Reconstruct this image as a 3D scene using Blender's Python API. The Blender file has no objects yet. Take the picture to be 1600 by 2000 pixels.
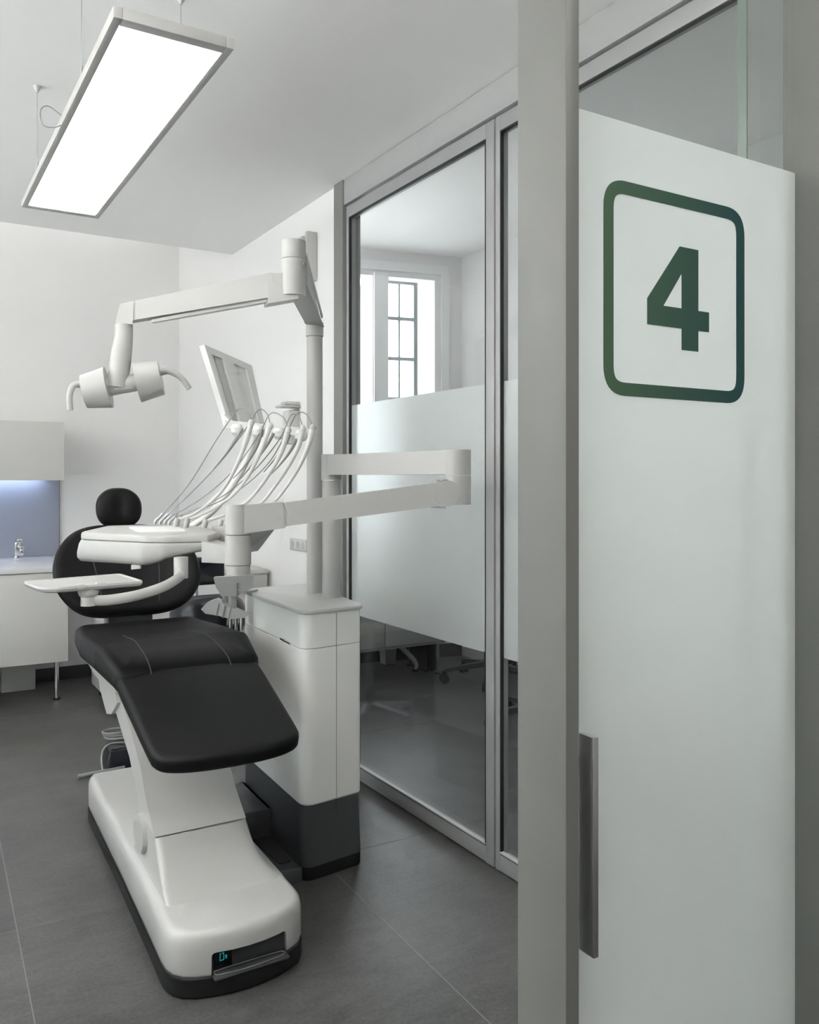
import bpy, bmesh, math, random
from mathutils import Vector, Matrix
random.seed(7)
R = math.radians
sc = bpy.context.scene
C = sc.collection

# ------------------------------------------------------------------ camera, sky, exposure
cd = bpy.data.cameras.new('camera')
cd.sensor_fit = 'HORIZONTAL'; cd.sensor_width = 36.0
cd.lens = 36.0 * 1671 / 1600
cd.shift_y = -64 / 1600
cd.clip_start = 0.02
cam = bpy.data.objects.new('camera', cd); C.objects.link(cam)
cam.location = (0, 0, 1.35)
cam.rotation_euler = (R(90), 0, -math.atan(1015 / 1671))
sc.camera = cam

w = bpy.data.worlds.new('overcast_sky'); sc.world = w; w.use_nodes = True
bg = w.node_tree.nodes['Background']
bg.inputs['Color'].default_value = (0.89, 0.945, 1.0, 1)
bg.inputs['Strength'].default_value = 2.3
vs = sc.view_settings
vs.view_transform = 'Standard'; vs.look = 'None'; vs.gamma = 1.0; vs.exposure = 1.95
vs.use_curve_mapping = False
sc.cycles.use_denoising = True; sc.cycles.use_light_tree = False
sc.cycles.max_bounces = 10; sc.cycles.diffuse_bounces = 5; sc.cycles.use_adaptive_sampling = True; sc.cycles.adaptive_threshold = .02
sc.cycles.transparent_max_bounces = 16; sc.cycles.transmission_bounces = 6; sc.cycles.glossy_bounces = 3
sc.cycles.sample_clamp_indirect = 10.0

PENDANT_E = 1.6      # emission of the pendant diffuser
BAY_E = 1.5          # lamp in the raised ceiling bay along the back wall
FILL_OFFICE_E = 4.0  # trough added out of view to brighten the office
FILL_CORRIDOR_E = 2.8  # lamp added out of view to light the door film
FILL_LEFT_E = 22.0  # trough added on the left wall to brighten the ceiling
FILL_FRONT_E = 9.0  # trough added over the doorway to fill the front faces
NICHE_E = 4.5

# ------------------------------------------------------------------ materials
def lin(r, g, b):
    f = lambda c: (c / 255 / 12.92) if c / 255 <= .04045 else ((c / 255 + .055) / 1.055) ** 2.4
    return (f(r), f(g), f(b), 1)

def mat(name, col, rough=.5, metal=0., noise=0., nscale=8., bump=0., bscale=200., spec=.5, coat=0.):
    m = bpy.data.materials.new(name); m.use_nodes = True
    nt = m.node_tree; b = nt.nodes['Principled BSDF']
    b.inputs['Roughness'].default_value = rough
    b.inputs['Metallic'].default_value = metal
    b.inputs['Specular IOR Level'].default_value = spec
    b.inputs['Coat Weight'].default_value = coat
    c = col if len(col) == 4 else (*col, 1)
    tc = nt.nodes.new('ShaderNodeTexCoord')
    n = nt.nodes.new('ShaderNodeTexNoise'); n.inputs['Scale'].default_value = nscale; n.inputs['Detail'].default_value = 5
    nt.links.new(tc.outputs['Object'], n.inputs['Vector'])
    mx = nt.nodes.new('ShaderNodeMix'); mx.data_type = 'RGBA'
    mx.inputs[6].default_value = (*[x * (1 - noise) for x in c[:3]], 1)
    mx.inputs[7].default_value = (*[min(1, x * (1 + noise)) for x in c[:3]], 1)
    nt.links.new(n.outputs['Fac'], mx.inputs[0]); nt.links.new(mx.outputs[2], b.inputs['Base Color'])
    if bump:
        n2 = nt.nodes.new('ShaderNodeTexNoise'); n2.inputs['Scale'].default_value = bscale
        nt.links.new(tc.outputs['Object'], n2.inputs['Vector'])
        bp = nt.nodes.new('ShaderNodeBump'); bp.inputs['Strength'].default_value = bump; bp.inputs['Distance'].default_value = .002
        nt.links.new(n2.outputs['Fac'], bp.inputs['Height']); nt.links.new(bp.outputs['Normal'], b.inputs['Normal'])
    return m

def emit(name, col, s):
    m = bpy.data.materials.new(name); m.use_nodes = True
    nt = m.node_tree; nt.nodes.clear()
    e = nt.nodes.new('ShaderNodeEmission'); e.inputs[0].default_value = (*col, 1); e.inputs[1].default_value = s
    o = nt.nodes.new('ShaderNodeOutputMaterial'); nt.links.new(e.outputs[0], o.inputs[0])
    return m

def glass(name, tint=(.985, .99, .985)):
    m = bpy.data.materials.new(name); m.use_nodes = True
    nt = m.node_tree; nt.nodes.clear()
    t = nt.nodes.new('ShaderNodeBsdfTransparent'); t.inputs[0].default_value = (*tint, 1)
    g = nt.nodes.new('ShaderNodeBsdfGlossy'); g.inputs['Roughness'].default_value = .0
    lw = nt.nodes.new('ShaderNodeLayerWeight'); lw.inputs[0].default_value = .5
    pw = nt.nodes.new('ShaderNodeMath'); pw.operation = 'POWER'; pw.inputs[1].default_value = 5.0
    nt.links.new(lw.outputs['Facing'], pw.inputs[0])
    f = nt.nodes.new('ShaderNodeMath'); f.operation = 'MULTIPLY_ADD'; f.inputs[1].default_value = .95; f.inputs[2].default_value = .04
    nt.links.new(pw.outputs[0], f.inputs[0])
    mx = nt.nodes.new('ShaderNodeMixShader'); o = nt.nodes.new('ShaderNodeOutputMaterial')
    nt.links.new(f.outputs[0], mx.inputs[0]); nt.links.new(t.outputs[0], mx.inputs[1]); nt.links.new(g.outputs[0], mx.inputs[2])
    nt.links.new(mx.outputs[0], o.inputs[0])
    return m

def frosted(name, col=(.93, .965, .955)):
    m = bpy.data.materials.new(name); m.use_nodes = True
    nt = m.node_tree; nt.nodes.clear()
    N = lambda k: nt.nodes.new('ShaderNode' + k)
    r = N('BsdfRefraction'); r.inputs['Color'].default_value = (*col, 1); r.inputs['Roughness'].default_value = .9; r.inputs['IOR'].default_value = 1.25
    t = N('BsdfTranslucent'); t.inputs[0].default_value = (*col, 1)
    d = N('BsdfDiffuse'); d.inputs[0].default_value = (*col, 1)
    a = N('MixShader'); a.inputs[0].default_value = .45
    b = N('MixShader'); b.inputs[0].default_value = .32
    o = N('OutputMaterial')
    nt.links.new(r.outputs[0], a.inputs[1]); nt.links.new(t.outputs[0], a.inputs[2])
    nt.links.new(a.outputs[0], b.inputs[1]); nt.links.new(d.outputs[0], b.inputs[2]); nt.links.new(b.outputs[0], o.inputs[0])
    return m

M = {}
M['wall'] = mat('white_wall_paint', (.79, .788, .78), .75, noise=.015, nscale=2, bump=.05, bscale=300)
M['ceil'] = mat('ceiling_paint', (.90, .898, .888), .85, noise=.015, nscale=2)
M['door'] = mat('grey_lacquered_door_frame', (.205, .206, .196), .45, noise=.02)
M['alu'] = mat('satin_aluminium', (.40, .405, .405), .45, metal=.12, noise=.03, nscale=30)
M['gasket'] = mat('dark_rubber_gasket', (.02, .02, .02), .6)
M['unit'] = mat('white_plastic_lightened', (.80, .798, .775), .36, noise=.012)  # lighter copy of the white plastic, standing in for light on the cabinet
M['white'] = mat('white_enamel', (.53, .528, .514), .28, noise=.01, coat=.15)
M['ivory'] = mat('warm_white_plastic', (.44, .438, .425), .40, noise=.015)
M['cab'] = mat('white_cabinet_lacquer', (.58, .576, .556), .4, noise=.01)
M['leather'] = mat('charcoal_leatherette', (.0065, .0065, .0068), .50, noise=.08, nscale=20, bump=.03, bscale=420, spec=.22)
M['leather_b'] = mat('black_glossy_leatherette', (.014, .016, .022), .28, noise=.05, nscale=20)
M['stitch'] = mat('grey_seam_piping', (.040, .040, .042), .5)
M['anth'] = mat('anthracite_plastic', (.060, .061, .066), .30, noise=.04)
M['black'] = mat('black_rubber', (.003, .003, .003), .6)
M['chrome'] = mat('polished_chrome', (.80, .80, .80), .12, metal=1)
M['steel'] = mat('brushed_steel', (.50, .51, .51), .32, metal=.85, noise=.05, nscale=60)
M['bead'] = mat('pale_glazing_bead', (.66, .66, .65), .4)
M['cord'] = mat('grey_hose', (.30, .30, .29), .5)
M['seam'] = mat('panel_gap', (.22, .22, .21), .7)
M['base'] = mat('dark_grey_baseboard', (.055, .053, .050), .5, noise=.06)
M['grout'] = mat('light_grey_grout', (.24, .24, .23), .8)
M['blueniche'] = mat('blue_grey_splashback', (.28, .30, .36), .35, noise=.02)
M['counter'] = mat('white_solid_surface', (.78, .79, .80), .22)
M['screen'] = mat('black_display_glass', (.003, .004, .006), .12)
M['teal'] = emit('teal_segment_light', (.03, .42, .42), .16)
M['glass'] = glass('clear_glass')
M['frost'] = frosted('frosted_film')
M['glassedge'] = mat('green_glass_edge', (.15, .20, .18), .2)
M['opal'] = mat('translucent_white_acrylic', (.78, .79, .77), .35)
M['lampglow'] = emit('lamp_diffuser_light', (1, .995, .98), PENDANT_E)
M['bayglow'] = emit('bay_lamp_light', (1, .985, .97), BAY_E)
M['officeglow'] = emit('office_fill_light', (1, .99, .982), FILL_OFFICE_E)
M['upglow2'] = emit('front_fill_light', (1, .99, .982), FILL_FRONT_E)
M['upglow'] = emit('left_fill_light', (1, .99, .982), FILL_LEFT_E)
M['corrglow'] = emit('corridor_fill_light', (1, .985, .94), FILL_CORRIDOR_E)
M['led'] = emit('blue_white_led', (.66, .77, 1.0), NICHE_E)
M['winframe'] = mat('grey_steel_window_frame', (.20, .22, .23), .45)
M['reveal'] = mat('white_window_reveal', (.84, .85, .86), .5)

def tile_mat():
    m = mat('dark_grey_stone_tile', (.105, .104, .100), .36, noise=.0)
    nt = m.node_tree; b = nt.nodes['Principled BSDF']
    g = nt.nodes.new('ShaderNodeNewGeometry')
    n1 = nt.nodes.new('ShaderNodeTexNoise'); n1.inputs['Scale'].default_value = 2.2; n1.inputs['Detail'].default_value = 8; n1.inputs['Roughness'].default_value = .62
    n2 = nt.nodes.new('ShaderNodeTexNoise'); n2.inputs['Scale'].default_value = 90; n2.inputs['Detail'].default_value = 4
    mp = nt.nodes.new('ShaderNodeMapping'); mp.inputs['Scale'].default_value = (1, 2.6, 1)
    n3 = nt.nodes.new('ShaderNodeTexNoise'); n3.inputs['Scale'].default_value = 9; n3.inputs['Detail'].default_value = 9; n3.inputs['Distortion'].default_value = .8
    nt.links.new(g.outputs['Position'], n1.inputs['Vector']); nt.links.new(g.outputs['Position'], n2.inputs['Vector'])
    nt.links.new(g.outputs['Position'], mp.inputs['Vector']); nt.links.new(mp.outputs['Vector'], n3.inputs['Vector'])
    oi = nt.nodes.new('ShaderNodeObjectInfo')
    def M2(op, a, bb):
        k = nt.nodes.new('ShaderNodeMath'); k.operation = op
        for i, v in enumerate((a, bb)):
            if isinstance(v, (int, float)): k.inputs[i].default_value = v
            else: nt.links.new(v, k.inputs[i])
        return k.outputs[0]
    s = M2('ADD', M2('MULTIPLY', n1.outputs['Fac'], .9), M2('MULTIPLY', n2.outputs['Fac'], .55))
    s = M2('ADD', s, M2('MULTIPLY', n3.outputs['Fac'], .6))
    s = M2('ADD', s, M2('MULTIPLY', oi.outputs['Random'], .10))
    s = M2('SUBTRACT', s, .58)
    cr = nt.nodes.new('ShaderNodeValToRGB')
    cr.color_ramp.elements[0].position = .2; cr.color_ramp.elements[0].color = (.048, .047, .0455, 1)
    cr.color_ramp.elements[1].position = .8; cr.color_ramp.elements[1].color = (.138, .136, .131, 1)
    nt.links.new(s, cr.inputs[0])
    for l in list(b.inputs['Base Color'].links): nt.links.remove(l)
    nt.links.new(cr.outputs[0], b.inputs['Base Color'])
    rr = M2('ADD', M2('MULTIPLY', n3.outputs['Fac'], .22), .27)
    nt.links.new(rr, b.inputs['Roughness'])
    bp = nt.nodes.new('ShaderNodeBump'); bp.inputs['Strength'].default_value = .12; bp.inputs['Distance'].default_value = .0015
    nt.links.new(n2.outputs['Fac'], bp.inputs['Height']); nt.links.new(bp.outputs['Normal'], b.inputs['Normal'])
    return m
M['tile'] = tile_mat()

def sign_mat():
    m = mat('green_to_teal_print', (.1, .2, .15), .5)
    nt = m.node_tree; b = nt.nodes['Principled BSDF']
    g = nt.nodes.new('ShaderNodeNewGeometry'); sx = nt.nodes.new('ShaderNodeSeparateXYZ')
    nt.links.new(g.outputs['Position'], sx.inputs[0])
    mr = nt.nodes.new('ShaderNodeMapRange'); mr.inputs[1].default_value = .565; mr.inputs[2].default_value = .766
    nt.links.new(sx.outputs[0], mr.inputs[0])
    cr = nt.nodes.new('ShaderNodeValToRGB')
    cr.color_ramp.elements[0].color = (.070, .140, .080, 1); cr.color_ramp.elements[1].color = (.010, .062, .068, 1)
    nt.links.new(mr.outputs[0], cr.inputs[0])
    for l in list(b.inputs['Base Color'].links): nt.links.remove(l)
    nt.links.new(cr.outputs[0], b.inputs['Base Color'])
    return m
M['sign'] = sign_mat()

# ------------------------------------------------------------------ mesh helpers (world coordinates)
ORG = {}
def put(name, bm, m, parent=None, ang=32, kind=None, keep=False):
    if not keep: bmesh.ops.recalc_face_normals(bm, faces=bm.faces[:])
    xs = [v.co.x for v in bm.verts]; ys = [v.co.y for v in bm.verts]; zs = [v.co.z for v in bm.verts]
    o3 = Vector(((min(xs) + max(xs)) / 2, (min(ys) + max(ys)) / 2, min(zs)))
    for v in bm.verts: v.co -= o3
    me = bpy.data.meshes.new(name); bm.to_mesh(me); bm.free()
    for p in me.polygons: p.use_smooth = True
    me.set_sharp_from_angle(angle=R(ang))
    me.materials.append(M[m] if isinstance(m, str) else m)
    o = bpy.data.objects.new(name, me); C.objects.link(o)
    if parent is not None:
        o.parent = parent; o.location = o3 - ORG[parent.name]
    else:
        o.location = o3
    ORG[o.name] = o3
    if kind: o['kind'] = kind
    return o

def thing(name, loc, label=None, cat=None, group=None, kind=None):
    o = bpy.data.objects.new(name, None); C.objects.link(o); o.location = loc
    o.empty_display_size = .1
    ORG[o.name] = Vector(loc)
    return tag(o, label, cat, group, kind)

def tag(o, label=None, cat=None, group=None, kind=None):
    if label: o['label'] = label
    if cat: o['category'] = cat
    if group: o['group'] = group
    if kind: o['kind'] = kind
    return o

def bev(bm, r, seg=2, ang=30):
    if r <= 0: return bm
    es = [e for e in bm.edges if len(e.link_faces) == 2 and e.calc_face_angle(0) > R(ang)]
    bmesh.ops.bevel(bm, geom=es, offset=r, segments=seg, profile=.5, affect='EDGES', clamp_overlap=True)
    return bm

def box(x0, y0, z0, x1, y1, z1, r=0, seg=2):
    bm = bmesh.new()
    bmesh.ops.create_cube(bm, size=1)
    for v in bm.verts:
        v.co = Vector(((x0 + x1) / 2 + v.co.x * abs(x1 - x0), (y0 + y1) / 2 + v.co.y * abs(y1 - y0), (z0 + z1) / 2 + v.co.z * abs(z1 - z0)))
    return bev(bm, r, seg)

def quad(*pts):
    bm = bmesh.new(); bm.faces.new([bm.verts.new(p) for p in pts]); return bm

def add(*bms):
    out = bmesh.new()
    for b in bms:
        me = bpy.data.meshes.new('tmp'); b.to_mesh(me); b.free(); out.from_mesh(me); bpy.data.meshes.remove(me)
    return out

def xf(bm, m):
    bmesh.ops.transform(bm, matrix=m, verts=bm.verts[:]); return bm

def hull8(pts, r=0, seg=2):
    """eight corners: bottom ring of four, top ring of four"""
    bm = bmesh.new(); v = [bm.verts.new(p) for p in pts]
    for f in ((3, 2, 1, 0), (4, 5, 6, 7), (0, 1, 5, 4), (1, 2, 6, 5), (2, 3, 7, 6), (3, 0, 4, 7)):
        bm.faces.new([v[i] for i in f])
    return bev(bm, r, seg)

def prism(pts, fn0, fn1, r=0, seg=2):
    """polygon pts (a,b) swept from fn0(a,b) to fn1(a,b)"""
    bm = bmesh.new()
    A = [bm.verts.new(fn0(*p)) for p in pts]; B = [bm.verts.new(fn1(*p)) for p in pts]
    n = len(pts)
    bm.faces.new(A[::-1]); bm.faces.new(B)
    for i in range(n): bm.faces.new((A[i], A[(i + 1) % n], B[(i + 1) % n], B[i]))
    return bev(bm, r, seg)

def beam(p0, p1, w0, h0, w1, h1, r=.006, seg=3):
    p0 = Vector(p0); p1 = Vector(p1); d = (p1 - p0).normalized()
    s = d.cross(Vector((0, 0, 1)))
    if s.length < 1e-4: s = Vector((1, 0, 0))
    s.normalize(); u = s.cross(d)
    P = []
    for p, ww, hh in ((p0, w0, h0), (p1, w1, h1)):
        P += [p + s * ww / 2 - u * hh / 2, p - s * ww / 2 - u * hh / 2, p - s * ww / 2 + u * hh / 2, p + s * ww / 2 + u * hh / 2]
    return hull8(P, r, seg)

def cyl(p0, p1, r0, r1=None, n=28, b=0, seg=2):
    r1 = r0 if r1 is None else r1
    p0 = Vector(p0); p1 = Vector(p1); d = (p1 - p0).normalized()
    a = d.orthogonal().normalized(); c = d.cross(a)
    bm = bmesh.new()
    A = []; B = []
    for i in range(n):
        t = 2 * math.pi * i / n; k = a * math.cos(t) + c * math.sin(t)
        A.append(bm.verts.new(p0 + k * r0)); B.append(bm.verts.new(p1 + k * r1))
    bm.faces.new(A[::-1]); bm.faces.new(B)
    for i in range(n): bm.faces.new((A[i], A[(i + 1) % n], B[(i + 1) % n], B[i]))
    return bev(bm, b, seg, 50)

def smooth_path(pts, sub=6):
    pts = [Vector(p) for p in pts]; out = []
    for i in range(len(pts) - 1):
        p0 = pts[max(i - 1, 0)]; p1 = pts[i]; p2 = pts[i + 1]; p3 = pts[min(i + 2, len(pts) - 1)]
        for k in range(sub):
            t = k / sub
            out.append(.5 * ((2 * p1) + (p2 - p0) * t + (2 * p0 - 5 * p1 + 4 * p2 - p3) * t * t + (3 * p1 - p0 - 3 * p2 + p3) * t ** 3))
    out.append(pts[-1]); return out

def tube(pts, rad, n=10, sub=6, flat=1.0):
    P = smooth_path(pts, sub) if sub > 1 else [Vector(p) for p in pts]
    m = len(P)
    rl = rad if isinstance(rad, (list, tuple)) else [rad, rad]
    def rr(i):
        t = i / (m - 1) * (len(rl) - 1); k = min(int(t), len(rl) - 2); f = t - k
        return rl[k] * (1 - f) + rl[k + 1] * f
    bm = bmesh.new(); rings = []; a = None
    for i in range(m):
        d = (P[min(i + 1, m - 1)] - P[max(i - 1, 0)]).normalized()
        if a is None: a = d.cross(Vector((0, 0, 1)));  a = a if a.length > 1e-3 else d.orthogonal()
        a = (a - d * a.dot(d)).normalized(); c = d.cross(a)
        rings.append([bm.verts.new(P[i] + (a * math.cos(2 * math.pi * j / n) * flat + c * math.sin(2 * math.pi * j / n)) * rr(i)) for j in range(n)])
    for i in range(m - 1):
        for j in range(n): bm.faces.new((rings[i][j], rings[i][(j + 1) % n], rings[i + 1][(j + 1) % n], rings[i + 1][j]))
    bm.faces.new(rings[0][::-1]); bm.faces.new(rings[-1])
    return bm

def lathe(c, prof, n=28):
    bm = bmesh.new(); rings = []
    for r, z in prof:
        rings.append([bm.verts.new((c[0] + r * math.cos(2 * math.pi * j / n), c[1] + r * math.sin(2 * math.pi * j / n), c[2] + z)) for j in range(n)])
    for i in range(len(prof) - 1):
        for j in range(n): bm.faces.new((rings[i][j], rings[i][(j + 1) % n], rings[i + 1][(j + 1) % n], rings[i + 1][j]))
    bm.faces.new(rings[0][::-1]); bm.faces.new(rings[-1])
    return bm

def rpoly(pts, r, seg=6):
    """round the corners of a polygon; r one number or a list"""
    n = len(pts); out = []
    for i in range(n):
        p = Vector(pts[i]); a = Vector(pts[i - 1]) - p; b = Vector(pts[(i + 1) % n]) - p
        rad = r[i] if isinstance(r, (list, tuple)) else r
        if rad <= 0: out.append((p.x, p.y)); continue
        la, lb = a.length, b.length; a.normalize(); b.normalize()
        th = a.angle(b); t = min(rad / math.tan(th / 2), la * .49, lb * .49)
        for k in range(seg + 1):
            f = k / seg; q = p + a * t * (1 - f) ** 2 + b * t * f ** 2
            out.append((q.x, q.y))
    return out

def inset(pts, d):
    n = len(pts); out = []
    area = sum(pts[i][0] * pts[(i + 1) % n][1] - pts[(i + 1) % n][0] * pts[i][1] for i in range(n))
    sg = 1 if area > 0 else -1
    for i in range(n):
        a = Vector(pts[i - 1]); b = Vector(pts[(i + 1) % n]); t = (b - a)
        if t.length < 1e-9: out.append(pts[i]); continue
        t.normalize(); out.append((pts[i][0] - t.y * d * sg, pts[i][1] + t.x * d * sg))
    return out

def slab(outline, prof, deform=lambda a, b, h: (a, b, h), rings=0):
    """closed body: outline swept through prof [(inset, height)...]; caps get concentric rings so that they can bend"""
    bm = bmesh.new(); n = len(outline)
    cx = sum(p[0] for p in outline) / n; cy = sum(p[1] for p in outline) / n
    L = []
    def ring(pts, h): L.append([bm.verts.new(deform(p[0], p[1], h)) for p in pts])
    b0 = inset(outline, prof[0][0]); b1 = inset(outline, prof[-1][0])
    for k in range(1, rings + 1):
        s = k / (rings + 1); ring([(cx + (p[0] - cx) * s, cy + (p[1] - cy) * s) for p in b0], prof[0][1])
    for i_, h in prof: ring(inset(outline, i_), h)
    for k in range(rings, 0, -1):
        s = k / (rings + 1); ring([(cx + (p[0] - cx) * s, cy + (p[1] - cy) * s) for p in b1], prof[-1][1])
    for i in range(len(L) - 1):
        for j in range(n): bm.faces.new((L[i][j], L[i][(j + 1) % n], L[i + 1][(j + 1) % n], L[i + 1][j]))
    bm.faces.new(L[0][::-1]); bm.faces.new(L[-1])
    return bm

def rim(t, r, n=5):
    """profile of a slab of thickness t (0..t) with rounded edges of radius r"""
    out = []
    for k in range(n + 1):
        a = math.pi / 2 * k / n; out.append((r * (1 - math.sin(a)), r * (1 - math.cos(a))))
    for k in range(n + 1):
        a = math.pi / 2 * k / n; out.append((r * (1 - math.cos(a)), t - r * (1 - math.sin(a))))
    return out

def boolean_cut(o, cutter_bm):
    me = bpy.data.meshes.new('cut'); bmesh.ops.recalc_face_normals(cutter_bm, faces=cutter_bm.faces[:]); cutter_bm.to_mesh(me); cutter_bm.free()
    c = bpy.data.objects.new('cut', me); C.objects.link(c)
    md = o.modifiers.new('b', 'BOOLEAN'); md.operation = 'DIFFERENCE'; md.object = c; md.solver = 'EXACT'
    bpy.context.view_layer.update()
    dg = bpy.context.evaluated_depsgraph_get()
    nm = bpy.data.meshes.new_from_object(o.evaluated_get(dg))
    o.modifiers.clear(); o.data = nm
    bpy.data.objects.remove(c)
    for p in nm.polygons: p.use_smooth = True
    nm.set_sharp_from_angle(angle=R(32))

S_ = dict(kind='structure')
# ------------------------------------------------------------------ floor: stone tiles with pale joints
WX0, WX1, WY0, WY1 = -2.0, 5.2, -2.2, 6.9
fl = put('floor', box(WX0, WY0, -.06, WX1, WY1, -.0004), 'grout', kind='structure')
def clip(poly, x0, x1, y0, y1):
    for ax, lim, sg in ((0, x0, 1), (0, x1, -1), (1, y0, 1), (1, y1, -1)):
        out = []
        for i in range(len(poly)):
            a, b = poly[i - 1], poly[i]; fa = (a[ax] - lim) * sg; fb = (b[ax] - lim) * sg
            if (fa < 0) != (fb < 0):
                t = fa / (fa - fb); out.append((a[0] + (b[0] - a[0]) * t, a[1] + (b[1] - a[1]) * t))
            if fb >= 0: out.append(b)
        poly = out
        if len(poly) < 3: return None
    return poly
TW, TL, g2 = .985, 1.285, .0016
ca, sa = math.cos(R(2)), math.sin(R(2))
def tl(a, b): return (.325 + a * ca + b * sa, 2.80 - a * sa + b * ca)
for i in range(-3, 6):
    for j in range(-5, 5):
        q = [tl(i * TW + g2, j * TL + g2), tl((i + 1) * TW - g2, j * TL + g2), tl((i + 1) * TW - g2, (j + 1) * TL - g2), tl(i * TW + g2, (j + 1) * TL - g2)]
        q = clip(q, WX0, WX1, WY0, WY1)
        if not q: continue
        put('floor_tile', prism(q, lambda a, b: (a, b, -.0004), lambda a, b: (a, b, .0002)), 'tile', fl)

# ------------------------------------------------------------------ walls and ceilings
GX = 1.79     # plane of the glass partition
CZ = 2.723    # low ceiling
put('wall_back', box(-2.0, 6.16, 0, 1.84, 6.28, 3.55), 'wall', kind='structure')
put('wall_right', box(GX, 3.60, 0, GX + .09, 6.16, 3.55), 'wall', kind='structure')
put('wall_left', add(box(-2.1, .63, 0, -2.0, 6.28, .75), box(-2.1, .63, 1.62, -2.0, 6.28, 3.55), box(-2.1, .63, .75, -2.0, 1.3, 1.62), box(-2.1, 5.0, .75, -2.0, 6.28, 1.62)), 'wall', kind='structure')
put('wall_front', add(box(-2.0, .56, 0, -.62, .63, CZ), box(-.62, .56, 2.30, .935, .63, CZ), box(.935, .56, 0, GX, .63, CZ)), 'wall', kind='structure')
put('wall_corridor', add(box(-2.0, -2.2, 0, 3.0, -2.1, CZ), box(-2.1, -2.2, 0, -2.0, .63, CZ), box(3.0, -2.2, 0, 3.1, .56, CZ)), 'wall', kind='structure')
put('ceiling', box(-2.1, -2.2, CZ, GX + .09, 5.03, CZ + .12), 'ceil', kind='structure')
put('ceiling_corridor', box(GX + .09, -2.2, CZ, 3.1, .56, CZ + .12), 'ceil', kind='structure')
put('ceiling_bay', add(box(-2.1, 4.93, 3.55, 1.88, 6.28, 3.65), box(-2.1, 4.93, CZ + .12, 1.88, 5.03, 3.55)), 'ceil', kind='structure')
put('baseboard_back', box(-2.0, 6.145, 0, GX, 6.16, .085, .003), 'base', kind='structure')
put('baseboard_right', box(GX - .015, 3.60, 0, GX, 6.145, .085, .003), 'base', kind='structure')

# office beyond the glass: its back wall runs a little askew
OA = Vector((1.87, 5.80)); OD = Vector((1, -.2135)).normalized(); ON = Vector((-OD.y, OD.x))
def oq(s, n): p = OA + OD * s + ON * n; return (p.x, p.y)
def obox(s0, n0, z0, s1, n1, z1, r=0):
    return hull8([(*oq(s0, n0), z0), (*oq(s1, n0), z0), (*oq(s1, n1), z0), (*oq(s0, n1), z0),
                  (*oq(s0, n0), z1), (*oq(s1, n0), z1), (*oq(s1, n1), z1), (*oq(s0, n1), z1)], r)
OZ = 3.05
def sx(x): return (x - OA.x) / OD.x
sC0, sC1, sA0, sA1, sB0, sB1 = sx(2.02), sx(2.56), sx(2.68), sx(3.053), sx(3.166), sx(3.532)
WZ0, WZ1, WZT = 1.0, 2.858, 2.945
put('wall_office_back', add(obox(.025, 0, 0, sC0, .5, OZ), obox(sC1, 0, WZ0, sA0, .5, WZ1), obox(sA1, 0, WZ0, sB0, 0.5, WZ1), obox(sB1, 0, 0, sx(3.80), .5, OZ),
    obox(sC0, 0, 0, sB1, .5, WZ0), obox(sC0, 0, WZ1, sB1, .12, OZ), obox(sC0, .12, 2.965, sB1, .5, OZ)), 'wall', kind='structure')
put('wall_office_right', box(3.75, .56, 0, 3.87, 5.70, OZ), 'wall', kind='structure')
put('wall_office_front', box(GX + .09, .46, 0, 3.87, .56, OZ), 'wall', kind='structure')
put('wall_office_lintel', box(GX, .56, 2.720, GX + .09, 3.60, OZ), 'wall', kind='structure')
put('ceiling_office', box(GX, .46, OZ, 3.87, 6.4, OZ + .1), 'ceil', kind='structure')
put('wall_office_left', box(GX + .09, 3.60, 0, GX + .11, 5.80, OZ), 'wall', kind='structure')
put('baseboard_office', obox(.02, -.012, 0, sx(3.745), 0, .10, .002), 'base', kind='structure')

def steel_window(name, s0, s1):
    wn = thing(name, (*oq((s0 + s1) / 2, .25), WZ0), kind='structure')
    t = .022; n0, n1 = .40, .44
    put('frame', add(obox(s0, n0, WZ0, s0 + t, n1, WZT), obox(s1 - t * 1.2, n0, WZ0, s1, n1, WZT),
                     obox(s0 + t, n0, WZT - .04, s1 - t * 1.2, n1, WZT), obox(s0 + t, n0, WZ0, s1 - t * 1.2, n1, WZ0 + .03)), 'winframe', wn)
    mid = (s0 + s1) / 2 + .04
    put('glazing_bar', obox(mid - .007, n0 + .005, WZ0 + .03, mid + .007, n1 - .005, WZT - .04), 'winframe', wn)
    z = 2.63
    zs = []
    while z > WZ0 + .1: zs.append(z); z -= .32
    for z in zs:
        put('glazing_bar', obox(s0 + t, n0 + .004, z - .013, s1 - t * 1.2, n1 - .004, z + .013), 'winframe', wn)
    edges = [WZ0 + .03] + zs[::-1] + [WZT - .04]
    for a, b in zip(edges[:-1], edges[1:]):
        for u0, u1 in ((s0 + t, mid - .007), (mid + .007, s1 - t * 1.2)):
            put('pane', obox(u0, n0 + .017, a + .013, u1, n0 + .021, b - .013), 'glass', wn)
    return wn
steel_window('window_1', sB0, sB1)
steel_window('window_2', sA0, sA1)
steel_window('added_window', sC0, sC1)  # added window, hidden from the camera, for daylight on the office floor
# fitted white window surround on the office wall
put('trim_1', add(obox(sA0 - .1, -.02, 2.90, sx(3.63), 0, 2.965, .003), obox(sB1 + .05, -.02, 0.9, sB1 + .11, 0, 2.90, .003)), 'reveal', kind='structure')
put('trim_2', add(obox(sA1 + .004, -.03, .9, sB0 - .004, 0, 2.88, .004)), 'reveal', kind='structure')

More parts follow.
